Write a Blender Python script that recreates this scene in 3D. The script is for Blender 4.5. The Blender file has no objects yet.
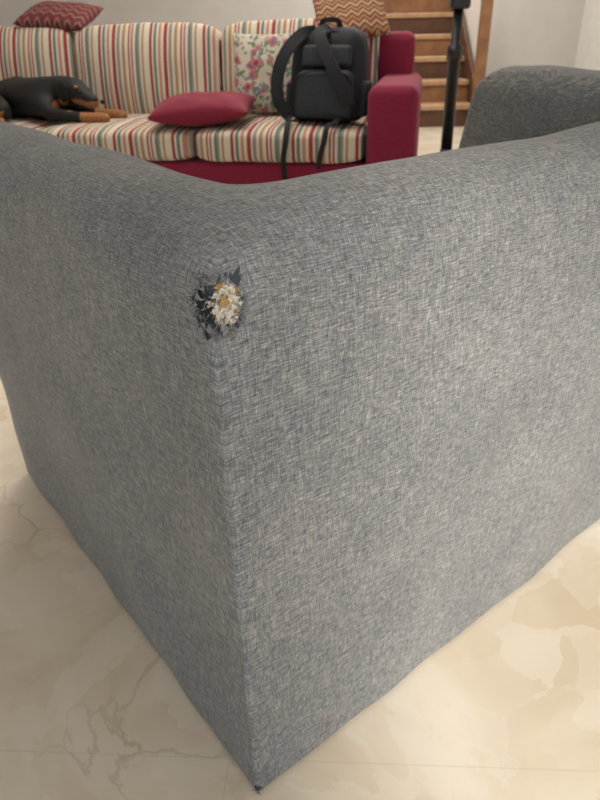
import bpy, bmesh, math, random
from mathutils import Vector, Matrix, noise, Euler
random.seed(7)
sc = bpy.context.scene
col = sc.collection
sc.view_settings.view_transform = 'Standard'
H = 0.87

# ---------------------------------------------------------------- helpers
def new_mat(name, rough=0.8):
    m = bpy.data.materials.new(name); m.use_nodes = True
    nt = m.node_tree; b = nt.nodes['Principled BSDF']
    b.inputs['Roughness'].default_value = rough
    return m, nt, b
def node(nt, t, **kw):
    n = nt.nodes.new(t)
    for k, v in kw.items(): setattr(n, k, v)
    return n
def plain(name, c, rough=0.8, metal=0.0, nscale=60, namt=0.15, bump=0.0, sheen=0.0):
    m, nt, b = new_mat(name, rough)
    b.inputs['Metallic'].default_value = metal
    b.inputs['Sheen Weight'].default_value = sheen
    tc = node(nt, 'ShaderNodeTexCoord'); ns = node(nt, 'ShaderNodeTexNoise')
    ns.inputs['Scale'].default_value = nscale; ns.inputs['Detail'].default_value = 4
    nt.links.new(tc.outputs['Object'], ns.inputs['Vector'])
    r = node(nt, 'ShaderNodeValToRGB')
    r.color_ramp.elements[0].position = 0.3; r.color_ramp.elements[1].position = 0.7
    r.color_ramp.elements[0].color = (*[x*(1-namt) for x in c], 1)
    r.color_ramp.elements[1].color = (*[min(1, x*(1+namt)) for x in c], 1)
    nt.links.new(ns.outputs['Fac'], r.inputs['Fac']); nt.links.new(r.outputs['Color'], b.inputs['Base Color'])
    if bump:
        bp = node(nt, 'ShaderNodeBump'); bp.inputs['Strength'].default_value = bump; bp.inputs['Distance'].default_value = 0.003
        nt.links.new(ns.outputs['Fac'], bp.inputs['Height']); nt.links.new(bp.outputs['Normal'], b.inputs['Normal'])
    return m
def empty(name, loc=(0,0,0), rz=0):
    e = bpy.data.objects.new(name, None); col.objects.link(e)
    e.location = loc; e.rotation_euler = (0,0,rz); e.empty_display_size = 0.1
    return e
def add_mesh(name, verts, faces, mats, parent=None, smooth=True, loc=None, rot=None):
    me = bpy.data.meshes.new(name); me.from_pydata([tuple(v) for v in verts], [], faces); me.update()
    bm = bmesh.new(); bm.from_mesh(me); bmesh.ops.recalc_face_normals(bm, faces=bm.faces); bm.to_mesh(me); bm.free()
    if not isinstance(mats, (list, tuple)): mats = [mats]
    for m in mats: me.materials.append(m)
    if smooth:
        for p in me.polygons: p.use_smooth = True
    o = bpy.data.objects.new(name, me); col.objects.link(o)
    if parent: o.parent = parent
    if loc is not None: o.location = loc
    if rot is not None: o.rotation_euler = rot
    return o
def softbox(name, size, loc, bev, mat, parent=None, rot=None, sub=0, deform=None, segs=3, cuts=0):
    bm = bmesh.new(); bmesh.ops.create_cube(bm, size=1)
    for v in bm.verts: v.co = Vector((v.co.x*size[0], v.co.y*size[1], v.co.z*size[2]))
    if bev: bmesh.ops.bevel(bm, geom=bm.edges[:], offset=bev, segments=segs, affect='EDGES', profile=0.5)
    if cuts: bmesh.ops.subdivide_edges(bm, edges=[e for e in bm.edges if e.calc_length() > min(size)*0.3], cuts=cuts, use_grid_fill=True)
    if deform:
        for v in bm.verts: v.co = deform(v.co)
    me = bpy.data.meshes.new(name); bm.to_mesh(me); bm.free()
    me.materials.append(mat)
    for p in me.polygons: p.use_smooth = bool(bev)
    o = bpy.data.objects.new(name, me); col.objects.link(o)
    if parent: o.parent = parent
    o.location = loc
    if rot: o.rotation_euler = rot
    if sub:
        s = o.modifiers.new('s','SUBSURF'); s.levels = sub; s.render_levels = sub
    elif bev:
        o.modifiers.new('w','WEIGHTED_NORMAL')
    return o
def tube(name, pts, r, mat, parent=None, flat=None, cyc=False, res=8):
    cu = bpy.data.curves.new(name, 'CURVE'); cu.dimensions = '3D'; cu.bevel_depth = r; cu.bevel_resolution = 3
    cu.resolution_u = res; cu.use_fill_caps = True
    sp = cu.splines.new('NURBS'); sp.points.add(len(pts)-1)
    for i, p in enumerate(pts): sp.points[i].co = (*p, 1)
    sp.order_u = min(4, len(pts)); sp.use_endpoint_u = True; sp.use_cyclic_u = cyc
    o = bpy.data.objects.new(name, cu); col.objects.link(o); cu.materials.append(mat)
    dg = bpy.context.evaluated_depsgraph_get(); me = bpy.data.meshes.new_from_object(o.evaluated_get(dg))
    bpy.data.objects.remove(o)
    for p in me.polygons: p.use_smooth = True
    o = bpy.data.objects.new(name, me); col.objects.link(o)
    if parent: o.parent = parent
    return o
def strap(name, pts, nrm, w, th, mat, parent=None):
    verts=[]; faces=[]
    P=[Vector(p) for p in pts]
    D=[]
    for i in range(len(P)-1):
        p0=P[max(0,i-1)];p1=P[i];p2=P[i+1];p3=P[min(len(P)-1,i+2)]
        for k in range(8):
            t=k/8
            D.append(0.5*((2*p1)+(-p0+p2)*t+(2*p0-5*p1+4*p2-p3)*t*t+(-p0+3*p1-3*p2+p3)*t**3))
    D.append(P[-1]); n=Vector(nrm).normalized()
    for i,p in enumerate(D):
        t=(D[min(i+1,len(D)-1)]-D[max(i-1,0)]).normalized()
        s=t.cross(n)
        if s.length<0.1: s=t.cross(Vector((1,0,0)))
        s.normalize(); m=s.cross(t).normalized()
        for a,b in ((-.5,-.5),(.5,-.5),(.5,.5),(-.5,.5)): verts.append(p+s*w*a+m*th*b)
    for i in range(len(D)-1):
        for k in range(4):
            a=i*4+k;b=i*4+(k+1)%4; faces.append((a,b,b+4,a+4))
    faces.append((0,1,2,3)); l=(len(D)-1)*4; faces.append((l+3,l+2,l+1,l))
    return add_mesh(name, verts, faces, mat, parent, smooth=False)
def pillow(name, w, h, t, mat, parent=None, loc=(0,0,0), rot=(0,0,0), n=28, wr=0.004, sag=0.06, pw=2.2):
    verts=[]; faces=[]
    for side in (1,-1):
        for j in range(n+1):
            for i in range(n+1):
                u=-1+2*i/n; v=-1+2*j/n
                x=u*w/2*(1-sag*(1-abs(v)**2)*(abs(u)**3)); y=v*h/2*(1-sag*(1-abs(u)**2)*(abs(v)**3))
                z=side*t/2*((1-abs(u)**pw)*(1-abs(v)**pw))**0.42
                e=(1-abs(u)**6)*(1-abs(v)**6)
                z+=wr*e*noise.noise(Vector((x*14,y*14,side*3+w*9)))*2
                verts.append((x,y,z))
    N=(n+1)**2
    for s in (0,1):
        for j in range(n):
            for i in range(n):
                a=s*N+j*(n+1)+i; f=(a,a+1,a+n+2,a+n+1)
                faces.append(f if s==0 else f[::-1])
    o=add_mesh(name,verts,faces,mat,parent,loc=loc,rot=rot)
    bm=bmesh.new(); bm.from_mesh(o.data); bmesh.ops.remove_doubles(bm,verts=bm.verts,dist=0.0006)
    bmesh.ops.recalc_face_normals(bm,faces=bm.faces); bm.to_mesh(o.data); bm.free()
    for p in o.data.polygons: p.use_smooth=True
    return o
def lathe(name, prof, mat, parent=None, loc=(0,0,0), n=40):
    verts=[];faces=[]
    for r,z in prof:
        for k in range(n):
            a=2*math.pi*k/n; verts.append((r*math.cos(a),r*math.sin(a),z))
    for i in range(len(prof)-1):
        for k in range(n):
            a=i*n+k;b=i*n+(k+1)%n; faces.append((a,b,b+n,a+n))
    return add_mesh(name,verts,faces,mat,parent,loc=loc)

Ls=1.665
# ---------------------------------------------------------------- materials
def grey_fabric():
    m, nt, b = new_mat('heathered_grey_linen', 0.92)
    b.inputs['Sheen Weight'].default_value = 0.12
    b.inputs['Sheen Roughness'].default_value = 0.5
    b.inputs['Specular IOR Level'].default_value = 0.2
    tc = node(nt,'ShaderNodeTexCoord')
    def mth(op,a,bb=None,cl=False):
        n=node(nt,'ShaderNodeMath',operation=op,use_clamp=cl)
        for i,x in enumerate((a,bb)):
            if x is None: continue
            if isinstance(x,(int,float)): n.inputs[i].default_value=x
            else: nt.links.new(x,n.inputs[i])
        return n.outputs[0]
    sp=node(nt,'ShaderNodeSeparateXYZ'); nt.links.new(tc.outputs['Object'],sp.inputs[0])
    X,Y,Z=sp.outputs
    mn=mth('MINIMUM',mth('MINIMUM',X,Y),mth('SUBTRACT',Ls,X))
    W_=mth('ADD',Z,mn)
    U_=mth('SUBTRACT',mth('ADD',X,Y),mn)
    uw=node(nt,'ShaderNodeCombineXYZ'); nt.links.new(U_,uw.inputs[0]); nt.links.new(W_,uw.inputs[1]); nt.links.new(mth('MULTIPLY',mn,0.3),uw.inputs[2])
    def thr(su,sw,det=2.0,off=0):
        mp = node(nt,'ShaderNodeMapping'); mp.inputs['Scale'].default_value = (su,sw,3); mp.inputs['Location'].default_value=(off,off*2,off)
        n = node(nt,'ShaderNodeTexNoise'); n.inputs['Scale'].default_value = 1; n.inputs['Detail'].default_value = det
        n.inputs['Roughness'].default_value = 0.7
        nt.links.new(uw.outputs[0], mp.inputs['Vector']); nt.links.new(mp.outputs['Vector'], n.inputs['Vector'])
        return n.outputs['Fac']
    h = thr(90,900); v = thr(880,110,2.0,3.3); slub=thr(30,480,1,7.1); slubv=thr(500,34,1,9.7); big=thr(4,5,3,1.1)
    s = mth('ADD', mth('ADD', mth('MULTIPLY',h,1.15), mth('MULTIPLY',v,0.8)), mth('ADD', mth('MULTIPLY',slub,0.5), mth('MULTIPLY',slubv,0.3)))
    s = mth('ADD', s, mth('MULTIPLY',big,0.25))
    s = mth('DIVIDE', s, 3.0)
    r = node(nt,'ShaderNodeValToRGB'); cr=r.color_ramp
    cr.elements[0].position=0.38; cr.elements[0].color=(0.052,0.062,0.074,1)
    cr.elements[1].position=0.64; cr.elements[1].color=(0.50,0.490,0.470,1)
    e=cr.elements.new(0.46); e.color=(0.130,0.144,0.155,1)
    e=cr.elements.new(0.54); e.color=(0.258,0.256,0.250,1)
    nt.links.new(s, r.inputs['Fac'])
    nt.links.new(r.outputs['Color'], b.inputs['Base Color'])
    bp=node(nt,'ShaderNodeBump'); bp.inputs['Strength'].default_value=0.5; bp.inputs['Distance'].default_value=0.001
    nt.links.new(s,bp.inputs['Height']); nt.links.new(bp.outputs['Normal'],b.inputs['Normal'])
    return m
M_grey = grey_fabric()
M_seam = plain('thread_and_tear_dark',(0.05,0.06,0.07),0.95)
M_seam2 = plain('seam_thread_grey',(0.085,0.10,0.115),0.95)
M_black = plain('hole_depth_black',(0.016,0.018,0.022),0.95,nscale=300,namt=0.5,bump=0.5)  # black colour painted in for the shaded depth of holes
M_fluff = plain('stuffing_white',(0.70,0.64,0.54),1.0,nscale=350,namt=0.4,bump=1.0)
M_foam = plain('foam_yellow',(0.58,0.36,0.14),1.0,nscale=300,namt=0.3,bump=1.0)
M_thr = plain('frayed_thread_grey',(0.24,0.26,0.28),0.95)

def marble():
    m, nt, b = new_mat('cream_marble_tiles', 0.25)
    tc=node(nt,'ShaderNodeTexCoord')
    def L(a,b_): nt.links.new(a,b_)
    n1=node(nt,'ShaderNodeTexNoise'); n1.inputs['Scale'].default_value=3.0; n1.inputs['Detail'].default_value=8; n1.inputs['Distortion'].default_value=0.8
    L(tc.outputs['Object'],n1.inputs['Vector'])
    mix=node(nt,'ShaderNodeMixRGB',blend_type='LINEAR_LIGHT'); mix.inputs[0].default_value=0.22
    L(tc.outputs['Object'],mix.inputs[1]); L(n1.outputs['Color'],mix.inputs[2])
    vo=node(nt,'ShaderNodeTexVoronoi',feature='DISTANCE_TO_EDGE'); vo.inputs['Scale'].default_value=4.5
    L(mix.outputs[0],vo.inputs['Vector'])
    vc=node(nt,'ShaderNodeTexVoronoi'); vc.inputs['Scale'].default_value=13
    L(mix.outputs[0],vc.inputs['Vector'])
    base=node(nt,'ShaderNodeValToRGB'); cr=base.color_ramp
    cr.elements[0].position=0.34; cr.elements[0].color=(0.58,0.485,0.36,1)
    cr.elements[1].position=0.64; cr.elements[1].color=(0.75,0.68,0.57,1)
    e=cr.elements.new(0.5); e.color=(0.69,0.60,0.47,1)
    L(n1.outputs['Fac'],base.inputs['Fac'])
    sep=node(nt,'ShaderNodeSeparateColor'); L(vc.outputs['Color'],sep.inputs[0])
    mb=node(nt,'ShaderNodeMixRGB',blend_type='MIX')
    mm=node(nt,'ShaderNodeMath',operation='MULTIPLY'); mm.inputs[1].default_value=0.5; L(sep.outputs[0],mm.inputs[0]); L(mm.outputs[0],mb.inputs[0])
    L(base.outputs[0],mb.inputs[1]); mb.inputs[2].default_value=(0.78,0.72,0.62,1)
    vr=node(nt,'ShaderNodeValToRGB'); vr.color_ramp.elements[0].position=0.0; vr.color_ramp.elements[0].color=(1,1,1,1)
    vr.color_ramp.elements[1].position=0.026; vr.color_ramp.elements[1].color=(0,0,0,1)
    L(vo.outputs['Distance'],vr.inputs['Fac'])
    n2=node(nt,'ShaderNodeTexNoise'); n2.inputs['Scale'].default_value=2.3; L(tc.outputs['Object'],n2.inputs['Vector'])
    r2=node(nt,'ShaderNodeValToRGB'); r2.color_ramp.elements[0].position=0.48; r2.color_ramp.elements[1].position=0.64
    L(n2.outputs['Fac'],r2.inputs['Fac'])
    m2=node(nt,'ShaderNodeMath',operation='MULTIPLY'); L(vr.outputs[0],m2.inputs[0]); L(r2.outputs[0],m2.inputs[1])
    m3=node(nt,'ShaderNodeMath',operation='MULTIPLY'); L(m2.outputs[0],m3.inputs[0]); m3.inputs[1].default_value=0.45
    mv=node(nt,'ShaderNodeMixRGB'); L(m3.outputs[0],mv.inputs[0]); L(mb.outputs[0],mv.inputs[1]); mv.inputs[2].default_value=(0.38,0.29,0.19,1)
    br=node(nt,'ShaderNodeTexBrick'); br.offset=0; br.inputs['Scale'].default_value=1
    br.inputs['Brick Width'].default_value=0.8; br.inputs['Row Height'].default_value=0.8; br.inputs['Mortar Size'].default_value=0.001
    mp=node(nt,'ShaderNodeMapping'); mp.inputs['Location'].default_value=(0.13,0.2,0); mp.inputs['Rotation'].default_value=(0,0,0.06)
    L(tc.outputs['Object'],mp.inputs['Vector']); L(mp.outputs[0],br.inputs['Vector'])
    gm=node(nt,'ShaderNodeMath',operation='MULTIPLY'); gm.inputs[1].default_value=0.25; L(br.outputs['Fac'],gm.inputs[0])
    mg=node(nt,'ShaderNodeMixRGB'); L(gm.outputs[0],mg.inputs[0]); L(mv.outputs[0],mg.inputs[1]); mg.inputs[2].default_value=(0.45,0.37,0.27,1)
    L(mg.outputs[0],b.inputs['Base Color'])
    return m
M_floor = marble()
M_wall = plain('painted_wall_white',(0.78,0.765,0.74),0.9,nscale=8,namt=0.03)
M_wall_b = plain('painted_wall_grey',(0.60,0.585,0.56),0.9,nscale=8,namt=0.03)
M_trim = plain('trim_white',(0.7,0.68,0.64),0.5)
M_crimson = plain('crimson_upholstery',(0.25,0.010,0.045),0.85,nscale=220,namt=0.2,bump=0.2,sheen=0.05)
M_crimson2 = plain('crimson_pillow_cloth',(0.22,0.008,0.033),0.8,nscale=200,namt=0.15,bump=0.2,sheen=0.05)

def stripes():
    m, nt, b = new_mat('striped_upholstery', 0.88)
    tc=node(nt,'ShaderNodeTexCoord'); sx=node(nt,'ShaderNodeSeparateXYZ'); nt.links.new(tc.outputs['Object'],sx.inputs[0])
    mu=node(nt,'ShaderNodeMath',operation='MULTIPLY'); mu.inputs[1].default_value=1/0.30; nt.links.new(sx.outputs[0],mu.inputs[0])
    fr=node(nt,'ShaderNodeMath',operation='FRACT'); nt.links.new(mu.outputs[0],fr.inputs[0])
    r=node(nt,'ShaderNodeValToRGB'); cr=r.color_ramp; cr.interpolation='CONSTANT'
    cream=(0.66,0.60,0.48); red=(0.33,0.045,0.045); teal=(0.15,0.19,0.175); tan=(0.42,0.24,0.13); grey=(0.27,0.26,0.22); pink=(0.52,0.24,0.18)
    seq=[(0,cream),(.07,red),(.12,cream),(.15,teal),(.20,cream),(.24,pink),(.29,cream),(.34,red),(.41,cream),(.44,grey),(.50,cream),(.54,tan),(.60,cream),(.66,red),(.69,cream),(.72,red),(.75,cream),(.80,teal),(.84,grey),(.88,cream),(.92,tan),(.96,cream)]
    cr.elements[0].position=0; cr.elements[0].color=(*cream,1)
    cr.elements.remove(cr.elements[1])
    for p,c in seq[1:]:
        e=cr.elements.new(p); e.color=(*c,1)
    nt.links.new(fr.outputs[0],r.inputs['Fac']); nt.links.new(r.outputs[0],b.inputs['Base Color'])
    return m
M_stripe = stripes()

def floral():
    m, nt, b = new_mat('floral_print', 0.85)
    tc=node(nt,'ShaderNodeTexCoord')
    ns=node(nt,'ShaderNodeTexNoise'); ns.inputs['Scale'].default_value=16; nt.links.new(tc.outputs['Object'],ns.inputs['Vector'])
    mx=node(nt,'ShaderNodeMixRGB',blend_type='LINEAR_LIGHT'); mx.inputs[0].default_value=0.04
    nt.links.new(tc.outputs['Object'],mx.inputs[1]); nt.links.new(ns.outputs['Color'],mx.inputs[2])
    def spots(scale,lo,hi,off):
        mp=node(nt,'ShaderNodeMapping'); mp.inputs['Location'].default_value=off; nt.links.new(mx.outputs[0],mp.inputs['Vector'])
        v=node(nt,'ShaderNodeTexVoronoi'); v.inputs['Scale'].default_value=scale; nt.links.new(mp.outputs[0],v.inputs['Vector'])
        r=node(nt,'ShaderNodeValToRGB'); r.color_ramp.elements[0].position=lo; r.color_ramp.elements[0].color=(1,1,1,1)
        r.color_ramp.elements[1].position=hi; r.color_ramp.elements[1].color=(0,0,0,1); nt.links.new(v.outputs['Distance'],r.inputs['Fac']); return r.outputs[0]
    c=(0.58,0.52,0.41,1)
    prev=None
    for sc_,lo,hi,off,colr in ((28,.36,.42,(0,0,0),(0.15,0.22,0.12,1)),(16,.34,.40,(.3,.2,.1),(0.46,0.17,0.19,1)),(16,.14,.20,(.3,.2,.1),(0.30,0.04,0.06,1)),(34,.26,.31,(.7,.1,.3),(0.16,0.22,0.32,1))):
        mm=node(nt,'ShaderNodeMixRGB'); nt.links.new(spots(sc_,lo,hi,off),mm.inputs[0])
        if prev is None: mm.inputs[1].default_value=c
        else: nt.links.new(prev,mm.inputs[1])
        mm.inputs[2].default_value=colr; prev=mm.outputs[0]
    nt.links.new(prev,b.inputs['Base Color'])
    return m
M_floral=floral()
def rings(name, cols, scale):
    m, nt, b = new_mat(name, 0.85)
    tc=node(nt,'ShaderNodeTexCoord'); sx=node(nt,'ShaderNodeSeparateXYZ'); nt.links.new(tc.outputs['Object'],sx.inputs[0])
    pp=node(nt,'ShaderNodeMath',operation='PINGPONG'); pp.inputs[1].default_value=0.03; nt.links.new(sx.outputs[0],pp.inputs[0])
    ad=node(nt,'ShaderNodeMath',operation='ADD'); nt.links.new(sx.outputs[1],ad.inputs[0]); nt.links.new(pp.outputs[0],ad.inputs[1])
    mu=node(nt,'ShaderNodeMath',operation='MULTIPLY'); mu.inputs[1].default_value=scale; nt.links.new(ad.outputs[0],mu.inputs[0])
    fr=node(nt,'ShaderNodeMath',operation='FRACT'); nt.links.new(mu.outputs[0],fr.inputs[0])
    r=node(nt,'ShaderNodeValToRGB'); cr=r.color_ramp; cr.interpolation='CONSTANT'
    cr.elements[0].color=(*cols[0],1); cr.elements.remove(cr.elements[1])
    for i,c in enumerate(cols[1:]): e=cr.elements.new((i+1)/len(cols)); e.color=(*c,1)
    nt.links.new(fr.outputs[0],r.inputs['Fac']); nt.links.new(r.outputs[0],b.inputs['Base Color'])
    return m
M_ring=rings('zigzag_print',[(0.16,0.035,0.02),(0.42,0.30,0.17),(0.20,0.04,0.03),(0.33,0.19,0.07)],16)
M_ring2=rings('burgundy_print',[(0.12,0.015,0.022),(0.12,0.015,0.022),(0.22,0.12,0.09),(0.15,0.02,0.03)],18)

# ---------------------------------------------------------------- room
X0,X1,Y0,Y1,ZC=-3.9,2.75,-1.7,7.0,2.75
SX0,SX1,SY1=0.68,1.80,9.6      # stair recess
def box(name, lo, hi, mat, parent=None, bev=0):
    s=[hi[i]-lo[i] for i in range(3)]; c=[(hi[i]+lo[i])/2 for i in range(3)]
    return softbox(name,s,c,bev,mat,parent,segs=2)
box('floor',(X0-.1,Y0-.1,-0.1),(X1+.1,SY1+.1,0),M_floor)
box('wall_back_left',(X0,Y1,0),(SX0,Y1+.1,ZC),M_wall_b)
box('wall_back_right',(SX1,Y1,0),(X1,Y1+.1,ZC),M_wall_b)
box('wall_stair_left',(SX0-.1,Y1+.1,0),(SX0,SY1,ZC),M_wall)
box('wall_stair_right',(SX1,Y1+.1,0),(SX1+.1,SY1,ZC),M_wall)
box('wall_stair_back',(SX0-.1,SY1,0),(SX1+.1,SY1+.1,ZC),M_wall)
box('wall_right',(X1,Y0,0),(X1+.1,Y1+.1,ZC),M_wall)
box('wall_left',(X0-.1,Y0,0),(X0,Y1+.1,ZC),M_wall)
box('ceiling',(X0-.1,Y0-.1,ZC),(X1+.1,SY1+.1,ZC+.1),M_wall)
box('baseboard_back',(X0,Y1-.015,0),(SX0-.05,Y1,0.08),M_trim)
WL=-1.75  # unseen left wall widened to cut light on the sofa's left face
box('wall_front_left',(X0,Y0-.1,0),(WL,Y0,ZC),M_wall)
box('wall_front_right',(2.2,Y0-.1,0),(X1,Y0,ZC),M_wall)
box('added_shade_pier',(-0.55,Y0-.1,0),(0.10,Y0,2.45),M_wall)  # unseen pier added to shade the sofa corner and break up floor light
box('wall_front_top',(WL,Y0-.1,2.45),(2.2,Y0,ZC),M_wall)
M_alu=plain('aluminium_white',(0.7,0.7,0.7),0.4)
for wi,(a,b_) in enumerate(((WL,-0.55),(0.10,2.2))):
    win=empty('window_%d'%(wi+1),((a+b_)/2,Y0-.05,0)); ww=b_-a
    for i,x in enumerate((-ww/2+.03,0.25*(1 if wi else -1),ww/2-.03)):
        softbox('shadow_mullion_%d'%i,(0.06,0.05,2.45),(x,0,1.225),0.004,M_alu,win)  # unseen bars added to cast shadow across the sunlit floor
    softbox('rail_top',(ww,0.05,0.06),(0,0,2.42),0.004,M_alu,win)
    softbox('rail_bottom',(ww,0.05,0.04),(0,0,0.02),0.004,M_alu,win)

# wooden staircase in the recess
M_wood=plain('wood_tan',(0.26,0.125,0.055),0.5,nscale=9,namt=0.25)
M_woodd=plain('wood_dark',(0.10,0.045,0.022),0.5,nscale=9,namt=0.25)
M_woodl=plain('wood_light',(0.46,0.29,0.16),0.45,nscale=9,namt=0.2)
ST=empty('wooden_staircase',(1.24,6.75,0))
rise,going=0.195,0.27; sw=1.0
for i in range(9):
    softbox('riser_%d'%i,(sw,0.02,rise-0.04),(0,going*i+0.015,rise*i+(rise-0.04)/2),0,M_wood if i%2 else M_woodd,ST)
    softbox('tread_%d'%i,(sw,going+0.03,0.045),(0,going*i+going/2-0.005,rise*(i+1)-0.0225),0.008,M_woodl,ST)
for s in (-1,1):
    vs=[];x=s*(sw/2+0.022)
    for dx in (-0.02,0.02):
        for (yy,zz) in ((-0.05,0.0),(-0.05,0.28),(going*9,0.28+rise*9),(going*9,rise*9-0.25),(0.35,0.0)): vs.append((x+dx,yy,zz))
    add_mesh('stringer_%d'%s,vs,[(0,1,2,3,4),(9,8,7,6,5),(0,5,6,1),(1,6,7,2),(2,7,8,3),(3,8,9,4),(4,9,5,0)],M_woodd,ST,smooth=False)
softbox('newel_post',(0.09,0.09,1.15),(sw/2-0.0,-0.12,0.575),0.008,M_wood,ST)
sock=empty('wall_socket',(2.02,Y1-.006,0.33))
softbox('plate',(0.12,0.012,0.08),(0,0,0),0.004,M_trim,sock)
for s in (-1,1): softbox('hole_%d'%s,(0.012,0.004,0.012),(s*0.02,-0.006,0),0,M_black,sock)

# ---------------------------------------------------------------- grey sofa (main)
GS=empty('grey_sofa',(-0.068,0.466,0.0),math.radians(37.6))
D=0.92; ZT=0.740; T=0.172; r=0.074
sec=[]
NZ=60
for i in range(NZ+1):
    z=0.006+(ZT-r-0.006)*i/NZ
    sec.append((0.0,z))
for i in range(1,15):
    a=math.pi/2*i/14; sec.append((r-r*math.cos(a), ZT-r+r*math.sin(a)))
ti=T-2*r
for i in range(1,4): 
    sec.append((r+ti*i/4, ZT+0.002*math.sin(math.pi*i/4)))
for i in range(0,12):
    a=math.pi/2*i/11; sec.append((T-r+r*math.sin(a), ZT-r+r*math.cos(a)))
for i in range(1,12):
    sec.append((T, ZT-r-(ZT-r-0.1)*i/11))
nA,nC,nB=70,10,130
def gr(t): return t**1.7
def ring(o,z,idx):
    f=max(0,min(1,(z-(ZT-0.14))/0.14))
    if o<T*0.5: R=0.007+0.034*f*f+ o*0.4
    else: R=0.05
    R=min(R,0.06)
    Dl=D; Dr=D+0.30*(ZT-z)*(0.8) if z>0.45 else D+0.30*(ZT-.45)*.8
    endr=0.05*max(0,(z-(ZT-r))/r)**2
    pts=[]
    for i in range(nA): t=gr(1-i/nA); pts.append((o,(o+R)+((Dl-endr)-(o+R))*t))
    for i in range(nC+1):
        a=math.pi/2*i/nC; pts.append((o+R-R*math.cos(a), o+R-R*math.sin(a)))
    x0=o+R; x1=Ls-o-R
    for i in range(1,nB): pts.append((x0+(x1-x0)*gr(i/nB),o))
    for i in range(nC+1):
        a=math.pi/2*i/nC; pts.append((Ls-o-R+R*math.sin(a), o+R-R*math.cos(a)))
    for i in range(1,nA+1): t=i/nA; pts.append((Ls-o,(o+R)+((Dr-endr)-(o+R))*t))
    return pts
V=[];F=[]
hole=Vector((0.0,0.0,0.680))
def folds(x,y,z):
    sgn=1 if x>y else -1
    d=math.sqrt(max(x,y)**2+(z-hole.z)**2)
    if d>0.20 or d<0.012: return 0.0
    ang=math.atan2(z-hole.z,max(x,y)+1e-6)
    w=math.sin(ang*7+sgn*1.3+2.2*noise.noise(Vector((x*12,y*12,z*12))))
    return 0.0024*w*min(1,(d-0.012)/0.02)*(1-d/0.20)**1.3
for k,(o,z) in enumerate(sec):
    for (x,y) in ring(o,z,k):
        p=Vector((x,y,z))
        outer=o<T*0.5
        if outer and z<ZT-0.02:
            hz=math.sin(math.pi*min(1,z/(ZT-0.03)))
            bx=min(1,x/0.25)*1.0; by=min(1,y/0.25)
            amp=0.010*hz
            w=0.014*noise.noise(Vector((x*3.1,y*3.1,z*2.6+5)))+0.005*noise.noise(Vector((x*9,y*9,z*7)))
            if y<0.02: p.y-= (amp*bx+ w*bx)
            if x<0.02: p.x-= (amp*by*0.4+ w*by)
        elif z>ZT-r:
            p.z+=0.006*noise.noise(Vector((x*6,y*6,2)))*min(1,(z-(ZT-r))/0.03)
        if x>Ls-T-0.02 and z>0.45:     # right arm is a little fuller toward its front
            p.z+=0.022*min(1,max(0,(y-0.35)/0.4))*min(1,(z-0.45)/0.2)
        if outer:
            fd=folds(x,y,z)
            if x>y: p.y-=fd
            else: p.x-=fd
        d=(Vector((x,y,z))-hole).length
        if d<0.05: 
            s=0.007*(1-d/0.05)**1.0
            p+=Vector((s,s,0))
        V.append(p)
n=len(ring(0,0.1,0))
for k in range(len(sec)-1):
    for i in range(n-1):
        a=k*n+i; F.append((a,a+1,a+n+1,a+n))
F.append([k*n for k in range(len(sec))]); F.append([k*n+n-1 for k in range(len(sec))][::-1])
o=add_mesh('back_and_arms',V,F,M_grey,GS)
for p in o.data.polygons:
    if len(p.vertices)>4: p.use_smooth=False
softbox('seat_base',(Ls-2*T+0.01,D-T-0.01,0.24),(Ls/2,(D+T)/2,0.13),0.015,M_grey,GS)
cw=(Ls-2*T)/2
for i in range(2):
    softbox('seat_cushion_%d'%i,(cw-0.006,D-T-0.02,0.15),(T+cw*(i+0.5),(D+T)/2+0.01,0.325),0.035,M_grey,GS,segs=4)
pts=[]
for i in range(20):
    z=0.01+0.60*i/19
    pts.append((0.0006,0.0085+0.001*math.sin(i*1.7),z))
tube('corner_seam',pts,0.0007,M_seam2,GS)
outd=Vector((-1,-1,0)).normalized(); side=Vector((1,-1,0)).normalized(); up=Vector((0,0,1))
def Rz_(z):
    f=max(0,min(1,(z-(ZT-0.14))/0.14)); return 0.007+0.034*f*f
def surf(su,sv,off):
    z=hole.z+sv
    t=max(0,z-(ZT-r)); ins=r-math.sqrt(max(0,r*r-t*t)) if t<r else r
    R=Rz_(z)+ins*0.4
    arc=R*math.pi/2
    if abs(su)<arc/2:
        a=math.pi/4+su/R
        nrm=Vector((-math.cos(a),-math.sin(a),0)); p=Vector((R,R,0))+nrm*R
    elif su>0: nrm=Vector((0,-1,0)); p=Vector((R+(su-arc/2),0,0))
    else: nrm=Vector((-1,0,0)); p=Vector((0,R+(-su-arc/2),0))
    p=p+Vector((ins,ins,0)); p.z=z
    q=Vector((p.x-ins,p.y-ins,z)); d=(q-hole).length
    s=0.007*max(0,1-d/0.05)
    return p+Vector((s,s,0))+nrm*off, nrm
def torn_patch(name, cs, ru, rv, off, mat, seed, amp=0.3):
    vs=[];fs=[]; nr,na=8,72
    for i in range(nr+1):
        q=i/nr
        for a in range(na):
            th=2*math.pi*a/na
            rr=1+amp*noise.noise(Vector((math.cos(th)*2.3,math.sin(th)*2.3,seed)))+amp*0.9*noise.noise(Vector((math.cos(th)*7,math.sin(th)*7,seed)))
            su=cs[0]+ru*q*rr*math.cos(th); sv=cs[1]+rv*q*rr*math.sin(th)
            p,_=surf(su,sv,off*(1-q*0.5)); vs.append(p)
    for i in range(nr):
        for a in range(na):
            b_=(a+1)%na; fs.append((i*na+a,i*na+b_,(i+1)*na+b_,(i+1)*na+a))
    return add_mesh(name,vs,fs,mat,GS)
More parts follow.
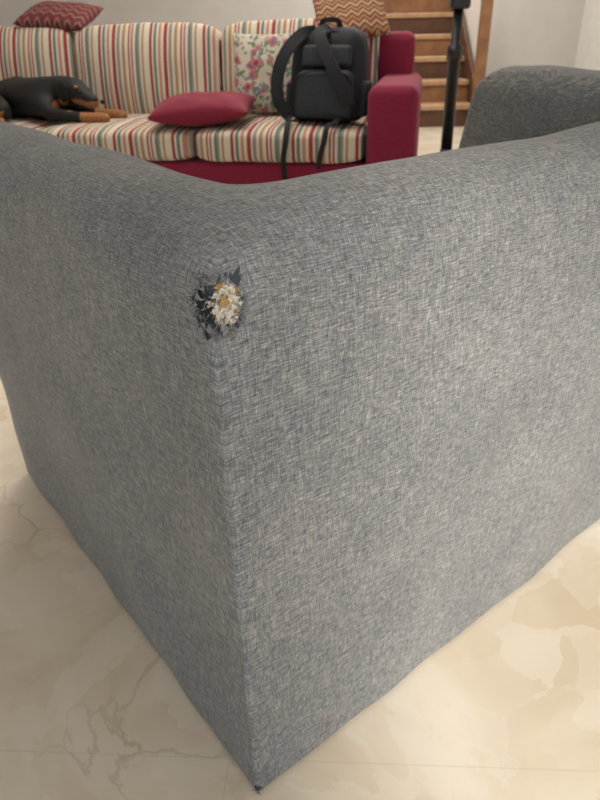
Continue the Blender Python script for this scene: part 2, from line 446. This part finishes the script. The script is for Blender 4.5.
torn_patch('tear_depth',(-0.007,-0.006),0.014,0.019,0.0024,M_black,1.3,0.6)  # dark sheet on the surface stands in for the tear's shaded depth
torn_patch('tear_depth_right',(0.007,-0.001),0.017,0.018,0.0022,M_seam,4.7,0.6)  # second dark sheet for the tear's depth, in the dark thread colour
# ragged flaps of upholstery cloth curling around the tear
rf=random.Random(5); fv=[];ff=[]
for q in range(15):
    th=2*math.pi*(q+rf.uniform(-.3,.3))/15; L_=rf.uniform(0.006,0.012); bw=rf.uniform(0.0035,0.006)
    b0=len(fv); curl=rf.uniform(0.002,0.006); sk=rf.uniform(-.5,.5)
    for i in range(6):
        t=i/5; rad=1-0.0*t
        cu=0.001+math.cos(th)*(0.0215-L_*t)+(-math.sin(th))*sk*L_*t*0.6; cvv=-0.002+math.sin(th)*(0.0225-L_*t)+math.cos(th)*sk*L_*t*0.6
        wd=bw*(1-t)**0.8+0.0003
        for s in (-1,1):
            p,nn=surf(cu-math.sin(th)*wd*s, cvv+math.cos(th)*wd*s, 0.0006+curl*math.sin(t*2.2))
            fv.append(p)
    for i in range(5):
        a=b0+i*2; ff.append((a,a+1,a+3,a+2))
add_mesh('torn_cloth_flaps',fv,ff,M_grey,GS)
def lump(name, c, rad, mat, seed):
    bm=bmesh.new(); bmesh.ops.create_icosphere(bm,subdivisions=5,radius=rad)
    for v in bm.verts:
        nn=v.co.normalized()
        v.co*=1+0.6*noise.noise(nn*2.0+Vector((seed,0,0)))+0.4*noise.noise(nn*5+Vector((0,seed,0)))+0.18*noise.noise(nn*14+Vector((0,0,seed)))
    me=bpy.data.meshes.new(name); bm.to_mesh(me); bm.free(); me.materials.append(mat)
    for p in me.polygons: p.use_smooth=True
    ob=bpy.data.objects.new(name,me); col.objects.link(ob); ob.parent=GS; ob.location=c
    return ob
for i,(a,zz,rad,mt) in enumerate([(0.010,0.009,0.006,M_fluff),(0.014,0.001,0.0065,M_fluff),(0.005,-0.006,0.0065,M_fluff),(0.012,-0.011,0.0055,M_fluff),
        (0.002,0.005,0.004,M_fluff),(0.014,0.008,0.0050,M_foam),(0.009,0.001,0.0058,M_foam),(0.004,0.011,0.004,M_foam),(0.018,0.005,0.004,M_fluff),(0.003,-0.013,0.0035,M_fluff),(0.017,-0.006,0.0035,M_foam),(-0.004,-0.001,0.003,M_fluff)]):
    c,_=surf(a,zz,-0.0003)
    lump('stuffing_%d'%i,c,rad,mt,i*3.1+0.7)
vt=[];ft=[]
def threadstrip(pts,w):
    b0=len(vt)
    for i,p in enumerate(pts):
        for s in ((1,0,0),(-.5,.5,.7),(-.5,-.5,-.7)):
            vt.append(Vector(p)+Vector(s)*w*(1-0.5*i/len(pts)))
    for i in range(len(pts)-1):
        for k in range(3):
            a=b0+i*3+k; b_=b0+i*3+(k+1)%3; ft.append((a,b_,b_+3,a+3))
def fray(n_, ru, rv, ln, w, seed, out=0.7, low=False, outw=(.1,.5), c0=(0.001,-0.001), jit=(.85,1.1)):
    rnd=random.Random(seed)
    for q in range(n_):
        th=rnd.uniform(0,2*math.pi); su=ru*math.cos(th)*rnd.uniform(*jit); sv=rv*math.sin(th)*rnd.uniform(*jit)
        if low: base=Vector((max(su,0),max(-su,0),0.014+sv))+outd*0.001
        else: base,_=surf(su+c0[0],sv+c0[1],0.001)
        inw=-1 if rnd.random()<out else 0.6
        dirs=(side*math.cos(th)+up*math.sin(th))*inw+outd*rnd.uniform(*outw)+Vector((rnd.uniform(-.5,.5),rnd.uniform(-.5,.5),rnd.uniform(-.5,.5)))
        dirs.normalize(); L_=ln*rnd.uniform(.5,1.3); p=base.copy(); pl=[]
        for i in range(6):
            pl.append(p.copy()); dirs=(dirs+Vector((rnd.uniform(-.35,.35),rnd.uniform(-.35,.35),rnd.uniform(-.45,.25)))).normalized(); p=p+dirs*L_/6
            if low: p.z=max(p.z,0.001)
        threadstrip(pl,w*rnd.uniform(.6,1.2))
fray(300,0.0215,0.0215,0.012,0.00038,3,0.8,outw=(.15,.45),c0=(0.001,-0.002),jit=(.75,1.2))
add_mesh('frayed_threads',vt,ft,M_thr,GS)
vt=[];ft=[]
fray(170,0.020,0.020,0.011,0.0004,5,0.6,c0=(0.000,-0.002),jit=(.6,1.15))
add_mesh('frayed_threads_dark',vt,ft,M_seam,GS)
vt=[];ft=[]
fray(110,0.013,0.014,0.011,0.00035,9,0.6,c0=(0.006,-0.001),jit=(.4,1.2))
add_mesh('stuffing_fibres',vt,ft,M_fluff,GS)
vt=[];ft=[]
fray(34,0.006,0.006,0.007,0.0005,11,0.7,True)
add_mesh('worn_bottom_threads',vt,ft,M_seam,GS)

# ---------------------------------------------------------------- striped sofa
SS=empty('striped_sofa',(0.56,3.12,0.0),math.radians(-11))
NC=3; CW=0.86; AW=0.23; W=NC*CW+2*AW; SD=0.95
softbox('base',(W-0.04,SD-0.06,0.27),(-W/2,SD/2+0.0,0.165),0.02,M_crimson,SS)
for i,x in enumerate((-0.08,-W+0.08)):
    for j,y in enumerate((0.08,SD-0.08)): softbox('foot_%d%d'%(i,j),(0.06,0.06,0.05),(x,y,0.025),0.006,M_woodd,SS)
for i,x in enumerate((-AW/2,-W+AW/2)):
    softbox('arm_%d'%i,(AW,SD,0.60),(x,SD/2-0.01,0.34),0.05,M_crimson,SS,segs=5)
softbox('back_frame',(W-0.1,0.18,0.78),(-W/2,SD-0.09,0.45),0.05,M_crimson,SS,segs=5)
def cush(name,x,y,z,sx,sy,sz,bev,bul,axis,rot=0):
    N=20
    bm=bmesh.new(); bmesh.ops.create_cube(bm,size=2); bmesh.ops.subdivide_edges(bm,edges=bm.edges[:],cuts=N,use_grid_fill=True)
    for v in bm.verts:
        c=v.co.copy(); e=8
        c2=Vector((c.x*(1-abs(c.y)**e*.06)*(1-abs(c.z)**e*.04),c.y*(1-abs(c.x)**e*.05)*(1-abs(c.z)**e*.06),c.z*(1-abs(c.x)**e*.10)*(1-abs(c.y)**e*.10)))
        bx=(1-abs(c.x)**2.5); by=(1-abs(c.y)**2.5); bz=(1-abs(c.z)**2.5)
        q=Vector((c2.x*sx/2,c2.y*sy/2,c2.z*sz/2))
        if axis=='z': q.z+=math.copysign(bul,c.z)*bx*by*abs(c.z); q.y+=math.copysign(bul*.5,c.y)*bx*bz*abs(c.y)**4
        else: q.y+=math.copysign(bul,c.y)*bx*bz*abs(c.y); q.z+=math.copysign(bul*.5,c.z)*bx*by*abs(c.z)**4
        q+=Vector((1,1,1))*0.006*noise.noise(Vector((q.x*8+x*3,q.y*8,q.z*8)))
        if rot: q=Matrix.Rotation(rot,3,'X')@q
        v.co=q+Vector((x,y,z))
    me=bpy.data.meshes.new(name); bm.to_mesh(me); bm.free(); me.materials.append(M_stripe)
    for p in me.polygons: p.use_smooth=True
    ob=bpy.data.objects.new(name,me); col.objects.link(ob); ob.parent=SS
    return ob
for i in range(NC):
    x=-AW-CW*(i+0.5)
    cush('seat_cushion_%d'%i,x,0.375,0.375,CW-0.008,0.76,0.15,0.05,0.018,'z')
    cush('back_cushion_%d'%i,x,0.69,0.665,CW-0.012,0.17,0.46,0.05,0.03,'y',rot=math.radians(-10))

SM=Matrix.Translation((0.56,3.12,0))@Matrix.Rotation(math.radians(-11),4,'Z')
def S(x,y,z): return SM@Vector((x,y,z))
SEAT=0.468
RZ=math.radians(-11)
cp=pillow('crimson_throw_pillow',0.50,0.34,0.15,M_crimson2,loc=S(-1.06,0.18,SEAT+0.062),rot=(math.radians(6),math.radians(-2),RZ+math.radians(6)),pw=1.7)
fp=pillow('floral_cushion',0.44,0.40,0.12,M_floral,loc=S(-0.76,0.475,SEAT+0.195),rot=(math.radians(72),0,RZ+math.radians(4)))
pc=pillow('patterned_cushion',0.38,0.36,0.09,M_ring,loc=S(-0.39,0.69,0.93),rot=(math.radians(42),math.radians(-6),RZ+math.radians(12)))
pc2=pillow('burgundy_patterned_cushion',0.42,0.32,0.11,M_ring2,loc=S(-2.08,0.80,0.955),rot=(math.radians(18),math.radians(4),RZ))

# backpack
BP=empty('backpack',S(-0.44,0.25,SEAT-0.004),RZ+math.radians(-8))
BP.scale=(1,1,0.86)
M_bp=plain('backpack_nylon_navy',(0.009,0.011,0.017),0.75,nscale=90,namt=0.3,bump=0.15)
M_bp2=plain('backpack_nylon_grey',(0.024,0.029,0.038),0.75,nscale=90,namt=0.3,bump=0.15)
M_bps=plain('backpack_webbing',(0.010,0.010,0.012),0.8)
def bpd(v):
    z=v.z; k=1-0.22*max(0,z/0.23)**2.5
    return Vector((v.x*k+0.008*noise.noise(v*9), v.y*(1-0.25*max(0,z/0.23)**2)+0.16*(z+0.23)*0.9+0.01*noise.noise(v*8+Vector((3,0,0))), z))
softbox('body',(0.38,0.20,0.47),(0,0,0.235),0.07,M_bp,BP,segs=5,deform=bpd,cuts=2,sub=1)
def pkd(v): return Vector((v.x*(1-0.12*max(0,v.z/0.13)**2), v.y+0.16*(v.z)*0.9, v.z+0.006*noise.noise(v*12)))
softbox('front_pocket',(0.29,0.08,0.24),(0.01,-0.105,0.15),0.035,M_bp2,BP,segs=4,deform=pkd,sub=1)
softbox('upper_pocket',(0.24,0.05,0.11),(0.01,-0.06,0.335),0.022,M_bp2,BP,segs=4,deform=pkd,sub=1,rot=(-0.1,0,0))
for s in (-1,1): softbox('side_pocket_%d'%s,(0.04,0.12,0.18),(s*0.185,0.0,0.12),0.018,M_bp2,BP,segs=3,deform=pkd)
tube('zip_main',[(-0.16,-0.06,0.12),(-0.165,-0.03,0.30),(-0.12,0.0,0.43),(0,0.005,0.462),(0.12,0.0,0.43),(0.165,-0.03,0.30),(0.16,-0.06,0.12)],0.005,M_bps,BP)
tube('zip_pocket',[(-0.13,-0.135,0.20),(-0.12,-0.13,0.262),(0.01,-0.13,0.272),(0.14,-0.13,0.262),(0.15,-0.135,0.20)],0.004,M_bps,BP)
strap('top_handle',[(-0.05,0.06,0.455),(-0.04,0.05,0.50),(0.03,0.05,0.50),(0.04,0.06,0.455)],(0,1,0),0.025,0.006,M_bps,BP)
strap('shoulder_strap_left',[(-0.07,0.03,0.45),(-0.12,-0.03,0.44),(-0.18,-0.09,0.36),(-0.215,-0.12,0.25),(-0.21,-0.14,0.12),(-0.15,-0.13,0.03)],(0,-1,0.1),0.06,0.014,M_bp,BP)
strap('shoulder_strap_right',[(0.0,0.03,0.465),(-0.02,-0.07,0.44),(0.03,-0.135,0.34),(0.10,-0.17,0.22),(0.15,-0.17,0.10)],(0,-1,0.1),0.055,0.014,M_bp,BP)
strap('web_left',[(-0.16,-0.13,0.05),(-0.14,-0.20,0.025),(-0.12,-0.28,0.012),(-0.115,-0.32,-0.06),(-0.13,-0.32,-0.16),(-0.12,-0.32,-0.30)],(0,-1,0.3),0.026,0.003,M_bps,BP)
strap('web_right',[(0.10,-0.12,0.05),(0.09,-0.20,0.025),(0.075,-0.28,0.012),(0.07,-0.31,-0.05),(0.05,-0.31,-0.13),(0.04,-0.31,-0.20)],(0,-1,0.3),0.026,0.003,M_bps,BP)

# ---------------------------------------------------------------- dog
M_dogb=plain('dog_coat_black',(0.006,0.0055,0.0055),0.65,nscale=80,namt=0.4,bump=0.3)
M_dogt=plain('dog_coat_tan',(0.34,0.145,0.05),0.65,nscale=80,namt=0.3,bump=0.3)
def skin(name, nodes, edges, sub=2):
    me=bpy.data.meshes.new(name); me.from_pydata([x[0] for x in nodes],edges,[]); me.update()
    ob=bpy.data.objects.new(name,me); col.objects.link(ob)
    md=ob.modifiers.new('sk','SKIN'); md.use_smooth_shade=True
    for i,x in enumerate(nodes):
        rr=x[1]; rr=(rr,rr) if isinstance(rr,float) else rr
        me.skin_vertices[0].data[i].radius=rr
    me.skin_vertices[0].data[0].use_root=True
    s=ob.modifiers.new('ss','SUBSURF'); s.levels=sub; s.render_levels=sub
    bpy.context.view_layer.update()
    dg=bpy.context.evaluated_depsgraph_get(); m2=bpy.data.meshes.new_from_object(ob.evaluated_get(dg))
    bpy.data.objects.remove(ob); return m2
DG=empty('dog',S(0.06,0.02,SEAT-0.012),RZ)
nodes=[((-2.22,0.38,0.100),0.110),
 ((-2.40,0.40,0.105),0.105),((-2.52,0.40,0.085),0.06),((-2.60,0.34,0.04),0.018),((-2.56,0.22,0.02),0.014),((-2.45,0.14,0.018),0.010),
 ((-2.05,0.36,0.11),0.120),((-1.96,0.34,0.140),0.088),((-1.885,0.31,0.150),0.074),
 ((-1.835,0.295,0.135),0.060),((-1.785,0.28,0.103),0.042),((-1.735,0.268,0.088),0.034),
 ((-2.03,0.24,0.075),0.055),((-1.98,0.20,0.045),0.036),((-1.80,0.195,0.030),0.026),((-1.68,0.20,0.026),0.028),((-1.645,0.20,0.024),0.022),
 ((-2.0,0.42,0.07),0.05),((-1.93,0.40,0.04),0.034),((-1.76,0.36,0.030),0.026),((-1.64,0.33,0.026),0.028),((-1.605,0.325,0.024),0.022),
 ((-2.38,0.27,0.09),0.080),((-2.22,0.19,0.06),0.052),((-2.36,0.13,0.032),0.026),((-2.24,0.10,0.022),0.024),((-2.19,0.10,0.02),0.018)]
edges=[(0,1),(1,2),(2,3),(3,4),(4,5),(0,6),(6,7),(7,8),(8,9),(9,10),(10,11),(6,12),(12,13),(13,14),(14,15),(15,16),(6,17),(17,18),(18,19),(19,20),(20,21),(1,22),(22,23),(23,24),(24,25),(25,26)]
me=skin('body',nodes,edges,3)
me.materials.clear(); me.materials.append(M_dogb); me.materials.append(M_dogt)
for p in me.polygons:
    c=p.center; p.use_smooth=True; t=False
    if c.x>-1.80 and c.z<0.058: t=True
    if c.x>-1.81 and 0.058<=c.z<0.100: t=True
    if -1.87<c.x<-1.80 and c.z<0.112 and c.z>0.06 and c.y<0.29: t=True
    if c.x>-2.28 and c.x<-2.15 and c.y<0.16 and c.z<0.06: t=True
    if c.x>-1.72 and c.z>0.058: t=False
    if (c-Vector((-1.94,0.25,0.075))).length<0.045: t=True    # chest patch
    if t: p.material_index=1
ob=bpy.data.objects.new('body',me); col.objects.link(ob); ob.parent=DG
def blob(name,c,rad,mat,rot=(0,0,0)):
    bm=bmesh.new(); bmesh.ops.create_uvsphere(bm,u_segments=20,v_segments=12,radius=1)
    for v in bm.verts:
        k=1
        if name.startswith('ear'): k=1-0.45*max(0,-v.co.z)**1.5
        v.co=Vector((v.co.x*rad[0]*k,v.co.y*rad[1],v.co.z*rad[2]))
    m_=bpy.data.meshes.new(name); bm.to_mesh(m_); bm.free(); m_.materials.append(mat)
    for p in m_.polygons: p.use_smooth=True
    o_=bpy.data.objects.new(name,m_); col.objects.link(o_); o_.parent=DG; o_.location=c; o_.rotation_euler=rot
blob('ear_near',(-1.905,0.243,0.145),(0.036,0.011,0.052),M_dogb,(0.3,0.3,0.1))
blob('ear_far',(-1.885,0.376,0.152),(0.036,0.011,0.048),M_dogb,(-0.35,0.3,0.1))
blob('nose',(-1.702,0.261,0.098),(0.014,0.017,0.012),M_dogb)
M_eye=plain('dog_eye',(0.02,0.01,0.005),0.1)
blob('eye_near',(-1.815,0.244,0.148),(0.009,0.007,0.008),M_eye); blob('eye_far',(-1.800,0.333,0.148),(0.009,0.007,0.008),M_eye)
blob('brow_near',(-1.835,0.250,0.170),(0.012,0.010,0.008),M_dogt); blob('brow_far',(-1.825,0.33,0.172),(0.012,0.009,0.007),M_dogt)

# ---------------------------------------------------------------- pedestal fan
FN=empty('pedestal_fan',(1.09,4.85,0))
M_fan=plain('fan_plastic_black',(0.010,0.010,0.012),0.4)
M_fanm=plain('fan_metal',(0.05,0.05,0.055),0.3,0.8)
lathe('base',[(0.0,0.0),(0.21,0.0),(0.215,0.012),(0.20,0.024),(0.08,0.045),(0.045,0.06),(0.042,0.10),(0.0,0.10)],M_fan,FN)
lathe('pole_lower',[(0.0,0.06),(0.040,0.06),(0.040,0.66),(0.052,0.66),(0.052,0.74),(0.032,0.75),(0.032,1.0),(0.0,1.0)],M_fan,FN)
softbox('control_box',(0.13,0.09,0.26),(0,-0.02,1.08),0.02,M_fan,FN)
mo=lathe('motor',[(0,-0.1),(0.05,-0.1),(0.075,-0.07),(0.08,0.04),(0.05,0.09),(0,0.1)],M_fan,FN,loc=(0,0.05,1.40)); mo.rotation_euler=(math.pi/2,0,0)
softbox('neck',(0.05,0.05,0.18),(0,0.02,1.28),0.012,M_fan,FN)
bl=[];bf=[]
for k in range(3):
    a0=k*2*math.pi/3
    b0=len(bl)
    for i in range(7):
        q=i/6; rr=0.04+0.15*q
        for j in range(5):
            w=(j/4-0.5)*(0.9-0.2*q); a=a0+w+q*0.4
            bl.append((rr*math.cos(a),-0.09+0.05*(j/4-0.5),rr*math.sin(a)+1.40))
    for i in range(6):
        for j in range(4):
            a=b0+i*5+j; bf.append((a,a+1,a+6,a+5))
add_mesh('blades',bl,bf,M_fanm,FN)
cv=[];cf=[]
def wire(pts,w,closed=False):
    b0=len(cv); N=len(pts)
    for i,p in enumerate(pts):
        p=Vector(p); t=(Vector(pts[(i+1)%N])-Vector(pts[i-1])) if closed else (Vector(pts[min(i+1,N-1)])-Vector(pts[max(i-1,0)]))
        t.normalize(); s=t.cross(Vector((0,1,0.01))).normalized(); u=s.cross(t)
        for a in range(4): cv.append(p+s*w*math.cos(a*math.pi/2)+u*w*math.sin(a*math.pi/2))
    for i in range(N if closed else N-1):
        for k in range(4):
            a=b0+i*4+k; b_=b0+i*4+(k+1)%4; j=((i+1)%N); c=b0+j*4+(k+1)%4; d=b0+j*4+k; cf.append((a,b_,c,d))
def circ(R,y): return [(R*math.cos(2*math.pi*i/40),y,1.40+R*math.sin(2*math.pi*i/40)) for i in range(40)]
wire(circ(0.215,-0.09),0.005,True); wire(circ(0.06,-0.16),0.003,True); wire(circ(0.14,-0.145),0.002,True)
for i in range(48):
    a=2*math.pi*i/48
    for s,yy in ((1,-0.16),(-1,-0.02)):
        wire([(R*math.cos(a),y,1.40+R*math.sin(a)) for R,y in ((0.05,yy),(0.14,yy+0.012*s),(0.20,yy+0.035*s),(0.215,-0.09))],0.0013)
add_mesh('cage',cv,cf,M_fanm,FN)

# ---------------------------------------------------------------- light
w=bpy.data.worlds.new('World'); sc.world=w; w.use_nodes=True
bg=w.node_tree.nodes['Background']; bg.inputs[0].default_value=(0.95,0.97,1.0,1); bg.inputs[1].default_value=2.1
sun=bpy.data.lights.new('sun','SUN'); sun.energy=4.2; sun.angle=math.radians(7); sun.color=(1,0.93,0.83)
so=bpy.data.objects.new('sun',sun); col.objects.link(so)
d=Vector((-0.05,1.0,-0.66)).normalized()
so.rotation_euler=d.to_track_quat('-Z','Y').to_euler()
def area(name,loc,target,sx,sy,e,c):
    l=bpy.data.lights.new(name,'AREA'); l.shape='RECTANGLE'; l.size=sx; l.size_y=sy; l.energy=e; l.color=c
    ob=bpy.data.objects.new(name,l); col.objects.link(ob); ob.location=loc
    ob.rotation_euler=(Vector(target)-Vector(loc)).to_track_quat('-Z','Y').to_euler()
area('fill_light',(-0.4,3.6,2.7),(-0.4,3.6,0),1.6,1.6,40,(1,0.94,0.85))  # added fill lamps without fittings, to brighten the dim back of the room
area('fill_light.001',(0.9,5.6,2.7),(0.9,5.6,0),1.2,1.2,50,(1,0.95,0.88))
area('fill_light.002',(1.24,8.2,2.7),(1.24,8.2,0),0.8,0.8,25,(1,0.93,0.84))  # added fill for the stair recess

# ---------------------------------------------------------------- camera
cam=bpy.data.cameras.new('camera'); co=bpy.data.objects.new('camera',cam); col.objects.link(co)
cam.sensor_fit='VERTICAL'; cam.sensor_height=36; cam.sensor_width=27; cam.lens=28.8; cam.clip_start=0.02
PITCH=30.2; ROLL=-1.4
co.matrix_world=Matrix.Translation((0,0,H))@Matrix.Rotation(math.radians(90-PITCH),4,'X')@Matrix.Rotation(math.radians(ROLL),4,'Z')
cam.dof.use_dof=True; cam.dof.focus_distance=0.62; cam.dof.aperture_fstop=11
sc.camera=co
